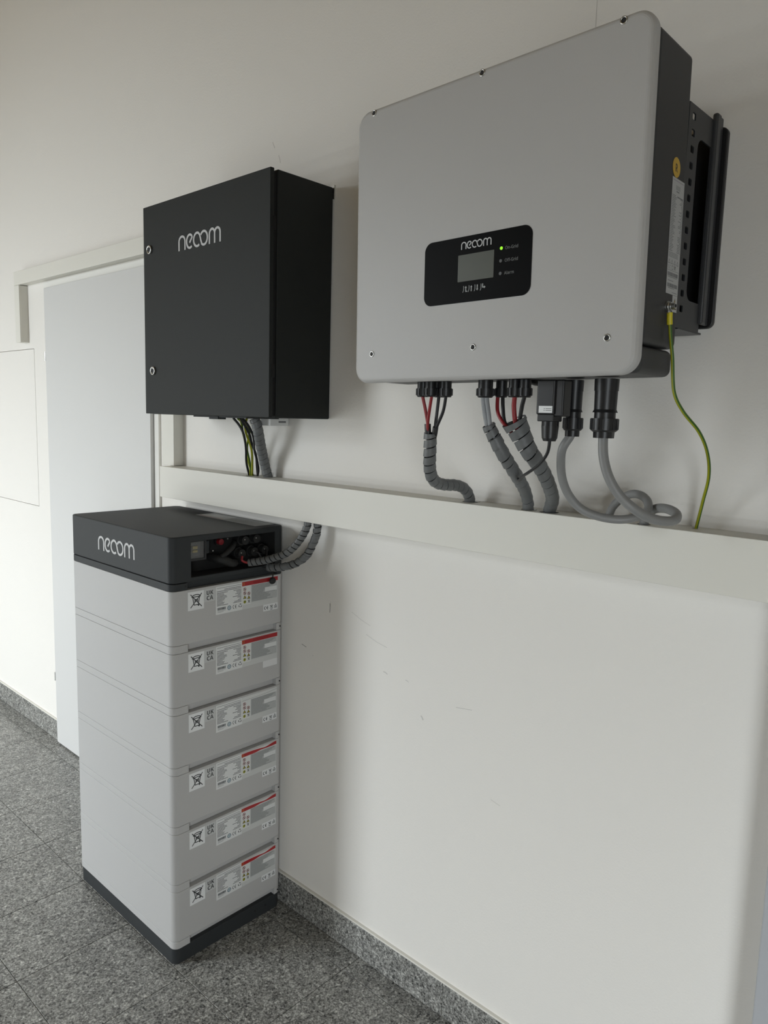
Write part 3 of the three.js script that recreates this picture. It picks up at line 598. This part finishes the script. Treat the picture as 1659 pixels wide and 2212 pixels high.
// ---------- plugs and cables below the inverter ----------
const UP = 1.6185;   // underside of the inverter
function plugGeo(x, z, y1, r, n = 12) {   // ribbed nut on a thinner collar
  const list = [cyl(r * 0.86, r * 0.86, UP - y1 - 0.012, x, (UP + y1 + 0.014) / 2, z, 20), cyl(r * 0.94, r, 0.015, x, y1 + 0.0085, z, 24), cyl(r * 0.8, r * 0.94, 0.003, x, y1, z, 24)];
  for (let i = 0; i < n; i++) { const a = i / n * Math.PI * 2; list.push(rbox(-0.0012, 0.0012, y1 + 0.002, y1 + 0.015, r - 0.001, r + 0.0009, 0.0004, 1).rotateY(a).translate(x, 0, z)); }
  return merge(list);
}
function bundle(name, label, group) { return thing(name, label, 'cable', group); }
{
  const t = bundle('cable_bundle', 'red and black wires joining into the leftmost grey spiral wrap under the inverter', 'wrapped cable bundles');
  for (const [x, z, y] of [[0.6335, 0.228, 1.5885], [0.6605, 0.236, 1.5885], [0.6610, 0.205, 1.5885], [0.6885, 0.222, 1.5885]]) mesh('plug', plugGeo(x, z, y, 0.0135), M.black, t);
  const W = (m, ...p) => mesh('wire', tube(p, 0.0034, 40, 10), m, t);
  W(M.redWire, [0.6334, 1.5945, 0.228], [0.6334, 1.5890, 0.228], [0.6364, 1.5629, 0.222], [0.6385, 1.5271, 0.213], [0.6394, 1.495, 0.207]);
  W(M.redWire, [0.6640, 1.5945, 0.236], [0.6635, 1.5880, 0.236], [0.6524, 1.5586, 0.228], [0.6420, 1.5271, 0.219], [0.6412, 1.495, 0.211]);
  W(M.blackWire, [0.6576, 1.5945, 0.205], [0.6576, 1.589, 0.205], [0.6568, 1.5587, 0.208], [0.6535, 1.5276, 0.208], [0.6460, 1.495, 0.205]);
  W(M.blackWire, [0.6895, 1.5945, 0.222], [0.6893, 1.589, 0.222], [0.6783, 1.5591, 0.215], [0.6570, 1.5232, 0.209], [0.6460, 1.495, 0.203]);
  mesh('heat_shrink', merge([tube([[0.6385, 1.532, 0.215], [0.639, 1.518, 0.214], [0.6400, 1.500, 0.212]], 0.0068, 12), tube([[0.6560, 1.526, 0.210], [0.6530, 1.515, 0.208], [0.6470, 1.500, 0.205]], 0.0060, 12)]), M.blackWire, t);
  const path = [[0.6425, 1.5135, 0.21], [0.639, 1.485, 0.205], [0.635, 1.4632, 0.2], [0.6279, 1.4394, 0.19], [0.6235, 1.4179, 0.176], [0.6200, 1.4042, 0.152], [0.6225, 1.3985, 0.122], [0.6240, 1.3965, 0.092], [0.6245, 1.3885, 0.062], [0.6260, 1.3711, 0.043], [0.6237, 1.340, 0.030]];
  mesh('wire_core', tube(path, 0.0080, 80, 12), M.blackWire, t);
  mesh('spiral_wrap', spiral(path, (s) => 0.0135 - 0.0015 * s, 0.0185, 0.84), M.wrap, t);
}
{
  const t = bundle('cable_bundle', 'two grey wires running into the middle grey spiral wrap under the inverter', 'wrapped cable bundles');
  for (const [x, z, y, r] of [[0.7925, 0.232, 1.5875, 0.0165]]) mesh('plug', plugGeo(x, z, y, r), M.black, t);
  for (const k of [0, 1]) mesh('wire', tube([[0.786 + k * 0.0085, 1.5935, 0.230], [0.7850 + k * 0.0085, 1.5860, 0.228], [0.7831 + k * 0.0092, 1.5565, 0.2175], [0.7867 + k * 0.0072, 1.5272, 0.21], [0.793 + k * 0.005, 1.508, 0.202]], 0.0042, 40, 10), M.greyWire, t);
  const path = [[0.7873, 1.5344, 0.21], [0.7955, 1.5105, 0.2], [0.804, 1.4855, 0.187], [0.8092, 1.4638, 0.17], [0.8115, 1.4417, 0.147], [0.8085, 1.418, 0.115], [0.8000, 1.3972, 0.083], [0.7935, 1.3725, 0.060], [0.7867, 1.340, 0.043]];
  mesh('wire_core', tube(path, 0.0075, 80, 12), M.blackWire, t);
  mesh('spiral_wrap', merge([spiral(path, (s) => 0.0130 - 0.0022 * s, 0.0165, 0.84), spiral(path.slice(1), (s) => 0.0138 - 0.0024 * s, 0.0215, 0.62, 0.001, 2.1)]), M.wrap, t);
}
{
  const t = bundle('cable_bundle', 'red and black wires entering the wide funnel end of a grey spiral wrap', 'wrapped cable bundles');
  for (const [x, z, y] of [[0.8535, 0.226, 1.5885], [0.8745, 0.222, 1.5885], [0.8085, 0.201, 1.5890]]) mesh('plug', plugGeo(x, z, y, 0.0128), M.black, t);
  const W = (m, r, ...p) => mesh('wire', tube(p, r, 40, 10), m, t);
  W(M.redWire, 0.0036, [0.8015, 1.5905, 0.202], [0.8015, 1.5840, 0.203], [0.8070, 1.5589, 0.208], [0.8205, 1.5406, 0.210], [0.840, 1.520, 0.205]);
  W(M.blackWire, 0.0036, [0.8125, 1.5905, 0.201], [0.8130, 1.5840, 0.202], [0.8160, 1.5653, 0.204], [0.8240, 1.5387, 0.207], [0.842, 1.512, 0.198]);
  W(M.redWire, 0.0044, [0.8548, 1.5945, 0.226], [0.8544, 1.5890, 0.225], [0.8508, 1.5698, 0.220], [0.8507, 1.5394, 0.212], [0.854, 1.512, 0.198]);
  W(M.blackWire, 0.0040, [0.8737, 1.5945, 0.222], [0.8737, 1.589, 0.222], [0.8656, 1.57, 0.216], [0.8575, 1.5396, 0.207], [0.857, 1.512, 0.196]);
  const path = [[0.8456, 1.5434, 0.21], [0.8543, 1.5191, 0.1986], [0.8650, 1.4885, 0.1843], [0.8733, 1.4633, 0.1614], [0.8760, 1.4372, 0.1357], [0.8720, 1.4097, 0.1060], [0.8580, 1.3850, 0.071], [0.8410, 1.3630, 0.049], [0.8350, 1.340, 0.044]];
  mesh('wire_core', tube(path.slice(1), 0.0085, 80, 12), M.blackWire, t);
  mesh('spiral_wrap', spiral(path, (s) => 0.0128 + 0.0120 * Math.exp(-s * 5.0), 0.0205, 0.87), M.wrap, t);
}
{
  const t = thing('communication_module', 'black plug-in module with a small white sticker under the inverter', 'dongle');
  t.position.x = 0.0160;
  mesh('housing', merge([rbox(0.9100, 0.9455, 1.5560, UP - 0.002, 0.232, 0.266, 0.003, 2), rbox(0.9120, 0.9445, 1.5440, 1.5570, 0.233, 0.264, 0.002)]), M.black, t);
  mesh('rear_housing', merge([rbox(0.9400, 0.9610, 1.5530, UP - 0.002, 0.234, 0.262, 0.003, 2)]), M.black, t);
  const x = 0.9300, z = 0.248;
  mesh('gland', merge([cyl(0.0150, 0.0150, 0.008, x, 1.5405, z, 6), cyl(0.0135, 0.0152, 0.022, x, 1.5255, z, 12), cyl(0.0110, 0.0135, 0.006, x, 1.5125, z, 20)]), M.black, t);
  const st = canvasTex(160, 72, (g, w, h) => { g.fillStyle = '#e4e5e5'; g.fillRect(0, 0, w, h); g.fillStyle = '#3a3c3d'; for (const y of [24, 42]) for (let i = 0; i < 12; i++) if (i !== 2) g.fillRect(60 + i * 7.6, y, 5, 8); });
  mesh('sticker', at(new THREE.PlaneGeometry(0.0270, 0.0120), 0.9295, 1.5650, 0.2663), sheetMat(st), t).userData.label = 'small white sticker with two lines of print';
}
tag(mesh('black_cable', tube([[0.9460, 1.5180, 0.248], [0.9460, 1.5086, 0.247], [0.9390, 1.4886, 0.240], [0.9190, 1.4675, 0.230], [0.8848, 1.4482, 0.212], [0.8585, 1.438, 0.190], [0.8376, 1.4271, 0.168], [0.824, 1.428, 0.150]], 0.0030, 70, 10), M.blackWire), 'thin black cable from the plug-in module into a spiral wrap', 'cable');
function bigPlug(t, x, z, k, hex, y0) {
  const top = UP;
  mesh('plug', merge([cyl(0.0205 * k, 0.0210 * k, 0.020, x, top - 0.010, z, 28), cyl(0.0190 * k, 0.0196 * k, top - 0.020 - 1.566, x, (top - 0.020 + 1.566) / 2, z, 28), cyl(0.0215 * k, 0.0190 * k, 0.005, x, 1.5645, z, 28), cyl(0.0182 * k, 0.0182 * k, 0.016, x, 1.5560, z, 28)]), M.black, t);
  const ribs = [cyl(0.0232 * k, 0.0238 * k, 0.020, x, 1.5420, z, 28), cyl(0.0195 * k, 0.0232 * k, 0.003, x, 1.5305, z, 28), cyl(0.0178 * k, 0.0182 * k, 0.011, x, 1.5240, z, hex)];
  for (let i = 0; i < 16; i++) { const a = i / 16 * Math.PI * 2; ribs.push(rbox(-0.0013, 0.0013, 1.533, 1.551, 0.0232 * k, 0.0245 * k, 0.0005, 1).rotateY(a).translate(x, 0, z)); }
  mesh('coupling_nut', merge(ribs), M.black, t);
}
{
  const t = thing('grey_cable', 'thick grey cable from the plug behind the module, curling in a loop on the duct', 'cable', 'thick grey cables');
  bigPlug(t, 0.9655, 0.203, 0.74, 8);
  mesh('sheath', tube([[0.9650, 1.530, 0.203], [0.9640, 1.5200, 0.206], [0.9526, 1.4972, 0.2107], [0.9453, 1.4689, 0.2013], [0.9439, 1.4363, 0.188], [0.9515, 1.4078, 0.174], [0.97, 1.3843, 0.16], [0.9989, 1.3720, 0.146], [1.0338, 1.3690, 0.1293], [1.0579, 1.3758, 0.1107], [1.0715, 1.388, 0.101], [1.0660, 1.4015, 0.09], [1.0447, 1.4110, 0.072], [1.019, 1.4105, 0.058], [0.9916, 1.3955, 0.0487], [0.9690, 1.3709, 0.0353], [0.9620, 1.340, 0.030]], 0.0079, 160, 14), M.greyCable, t);
}
{
  const t = thing('grey_cable', 'thick grey cable hanging from the large black plug at the right', 'cable', 'thick grey cables');
  bigPlug(t, 1.0355, 0.222, 0.98, 6);
  mesh('sheath', tube([[1.0350, 1.530, 0.221], [1.0345, 1.5199, 0.221], [1.038, 1.4865, 0.222], [1.0484, 1.4535, 0.22], [1.0635, 1.4242, 0.21], [1.084, 1.403, 0.2], [1.1036, 1.3867, 0.18], [1.1225, 1.3796, 0.16], [1.1365, 1.3805, 0.14], [1.1315, 1.3887, 0.12], [1.1065, 1.3942, 0.1], [1.0766, 1.3896, 0.08], [1.0548, 1.3738, 0.062], [1.0400, 1.340, 0.048]], 0.0085, 160, 14), M.greyCable, t);
}
{
  const t = thing('earth_wire', 'green and yellow earth wire hanging from a bolt on the inverter side', 'wire');
  const g = tube([[1.1282, 1.7165, 0.205], [1.1300, 1.6916, 0.2022], [1.1345, 1.6547, 0.1983], [1.1393, 1.5954, 0.19], [1.1486, 1.5673, 0.1728], [1.1666, 1.5337, 0.1422], [1.1706, 1.4985, 0.1067], [1.163, 1.4549, 0.0678], [1.148, 1.4066, 0.044], [1.1309, 1.342, 0.024]], 0.0029, 140, 10);
  mesh('insulation', g, M.earthWire, t);
  mesh('ferrule', tube([[1.1280, 1.7240, 0.206], [1.1282, 1.7150, 0.2055], [1.1286, 1.7050, 0.204]], 0.0046, 10, 14), M.yellow, t);
  mesh('ring_lug', merge([at(new THREE.TorusGeometry(0.0066, 0.0014, 8, 22).rotateY(Math.PI / 2), 1.1270, 1.7337, 0.2065), rbox(1.1261, 1.1280, 1.7215, 1.7270, 0.2020, 0.2105, 0.0008)]), M.steel, t);
}

// ---------- cables below the cabinet ----------
{
  const t = bundle('cable_bundle', 'grey spiral-wrapped cable dropping from the dark cabinet into the duct', 'wrapped cable bundles');
  const path = [[-0.0987, 1.5285, 0.1], [-0.0962, 1.5139, 0.095], [-0.0965, 1.492, 0.088], [-0.1100, 1.458, 0.07], [-0.1215, 1.4194, 0.051], [-0.1268, 1.3845, 0.037], [-0.1240, 1.340, 0.024]];
  mesh('wire_core', tube(path, 0.0105, 60, 12), M.greyCable, t);
  mesh('spiral_wrap', spiral(path, (s) => 0.0150 - 0.001 * s, 0.0172, 0.88), M.wrap, t);
}
const drops = [
  [[-0.1589, 1.5285, 0.13], [-0.144, 1.5083, 0.12], [-0.138, 1.4869, 0.1104], [-0.143, 1.4643, 0.1], [-0.1707, 1.4337, 0.0753], [-0.1984, 1.3925, 0.0526], [-0.2155, 1.34, 0.0246], 0],
  [[-0.1387, 1.5285, 0.12], [-0.1513, 1.5118, 0.1056], [-0.1646, 1.4934, 0.0934], [-0.1773, 1.4667, 0.0758], [-0.1881, 1.4352, 0.06], [-0.1957, 1.3893, 0.0418], [-0.2042, 1.34, 0.032], 1],
  [[-0.1109, 1.5285, 0.14], [-0.1198, 1.5035, 0.1151], [-0.1275, 1.48, 0.0941], [-0.139, 1.457, 0.0793], [-0.1454, 1.4241, 0.059], [-0.1710, 1.3848, 0.0345], [-0.1915, 1.34, 0.0140], 0],
  [[-0.135, 1.5285, 0.1], [-0.1497, 1.5058, 0.0943], [-0.1656, 1.4821, 0.0782], [-0.1722, 1.4565, 0.0613], [-0.1769, 1.4279, 0.0493], [-0.1863, 1.3854, 0.0406], [-0.1961, 1.34, 0.0342], 1],
  [[-0.1277, 1.5285, 0.12], [-0.1258, 1.5043, 0.0982], [-0.1282, 1.4741, 0.0808], [-0.1346, 1.4381, 0.0725], [-0.1438, 1.4065, 0.0557], [-0.1588, 1.3739, 0.0384], [-0.187, 1.34, 0.025], 0],
  [[-0.1647, 1.5285, 0.11], [-0.1589, 1.5102, 0.0904], [-0.1578, 1.4925, 0.0738], [-0.1736, 1.4742, 0.0633], [-0.1968, 1.4416, 0.0523], [-0.2083, 1.3966, 0.0376], [-0.2021, 1.34, 0.0202], 1],
];
const dropLabels = ['black wire bowed farthest left under the dark cabinet', 'green and yellow wire beside the leftmost black one under the cabinet', 'black wire in the middle of the bundle under the dark cabinet', 'straight green and yellow wire in the middle under the dark cabinet', 'black wire bowed right, next to the spiral wrap under the cabinet', 'green and yellow wire bowed left among the wires under the cabinet'];
drops.forEach((d, i) => {
  const k = d[d.length - 1], w = mesh('cabinet_wire', tube(d.slice(0, -1), 0.0036, 50, 10), k ? M.earthWire : M.blackWire);
  tag(w, dropLabels[i], 'wire', 'loose wires under the cabinet');
});

// ---------- cables of the battery controller ----------
{
  const t = bundle('cable_bundle', 'grey spiral-wrapped cable with a red wire end, leaving the battery top unit in front', 'wrapped cable bundles');
  const path = [[-0.0581, 1.1202, 0.15], [-0.0409, 1.1241, 0.135], [-0.0181, 1.1299, 0.12], [0.0082, 1.1405, 0.105], [0.0341, 1.1533, 0.09], [0.0523, 1.1734, 0.075], [0.0702, 1.2029, 0.062], [0.0825, 1.2305, 0.055], [0.0850, 1.250, 0.052], [0.0850, 1.268, 0.052]];
  mesh('wire_core', tube(path, 0.0070, 80, 12), M.blackWire, t);
  mesh('spiral_wrap', spiral(path, 0.0105, 0.0150, 0.85), M.wrap, t);
  mesh('wire', tube([[-0.0660, 1.1400, 0.166], [-0.0610, 1.1300, 0.170], [-0.0580, 1.1230, 0.160], [-0.0500, 1.1215, 0.144]], 0.0034, 30, 10), M.redWire, t);
  mesh('plug', merge([tube([[-0.112, 1.140, 0.245], [-0.090, 1.141, 0.245], [-0.070, 1.140, 0.240], [-0.062, 1.134, 0.222], [-0.064, 1.126, 0.205], [-0.074, 1.122, 0.186]], 0.0115, 40, 14), tube([[-0.066, 1.146, 0.238], [-0.064, 1.158, 0.218], [-0.068, 1.170, 0.198], [-0.085, 1.178, 0.180]], 0.0075, 30, 12)]), M.blackMatte, t);
}
{
  const t = bundle('cable_bundle', 'grey spiral-wrapped cable behind the front one, rising from battery to duct', 'wrapped cable bundles');
  const path = [[-0.0285, 1.1060, 0.103], [-0.0085, 1.1070, 0.095], [0.0160, 1.1115, 0.082], [0.0470, 1.1240, 0.064], [0.0740, 1.1480, 0.048], [0.0920, 1.1842, 0.0395], [0.1015, 1.2126, 0.0350], [0.1045, 1.250, 0.0335], [0.1045, 1.268, 0.0335]];
  mesh('wire_core', tube(path, 0.0070, 80, 12), M.blackWire, t);
  mesh('spiral_wrap', merge([spiral(path, 0.0105, 0.0160, 0.84), spiral(path, 0.0112, 0.0215, 0.5, 0.001, 1.4)]), M.wrap, t);
  mesh('wire', merge([tube([[-0.0665, 1.147, 0.116], [-0.0600, 1.1430, 0.112], [-0.0450, 1.118, 0.106], [-0.0200, 1.1070, 0.0995]], 0.0036, 30, 10), tube([[-0.0665, 1.148, 0.080], [-0.0600, 1.140, 0.084], [-0.0450, 1.114, 0.096], [-0.0180, 1.1050, 0.0985]], 0.0036, 30, 10)]), M.blackWire, t);
}
{
  const t = thing('cable_clip', 'round black cap hanging over the top battery module label', 'cap');
  mesh('cap', at(new THREE.SphereGeometry(0.0098, 20, 14).scale(0.7, 1, 1.15), B.x1 + 0.0074, 1.0575, 0.0690), M.blackMatte, t);
  mesh('strap', tube([[B.x1 + 0.007, 1.060, 0.069], [B.x1 + 0.006, 1.085, 0.068], [-0.0330, 1.108, 0.120]], 0.0018, 20, 8), M.blackMatte, t);
}
// bare ground outside the openings
mesh('outside_ground', box(-8, 9, -0.3, -0.16, ROOM.z1 + 0.26, 9), M.earth).userData.kind = 'structure';

renderer.render(scene, camera);
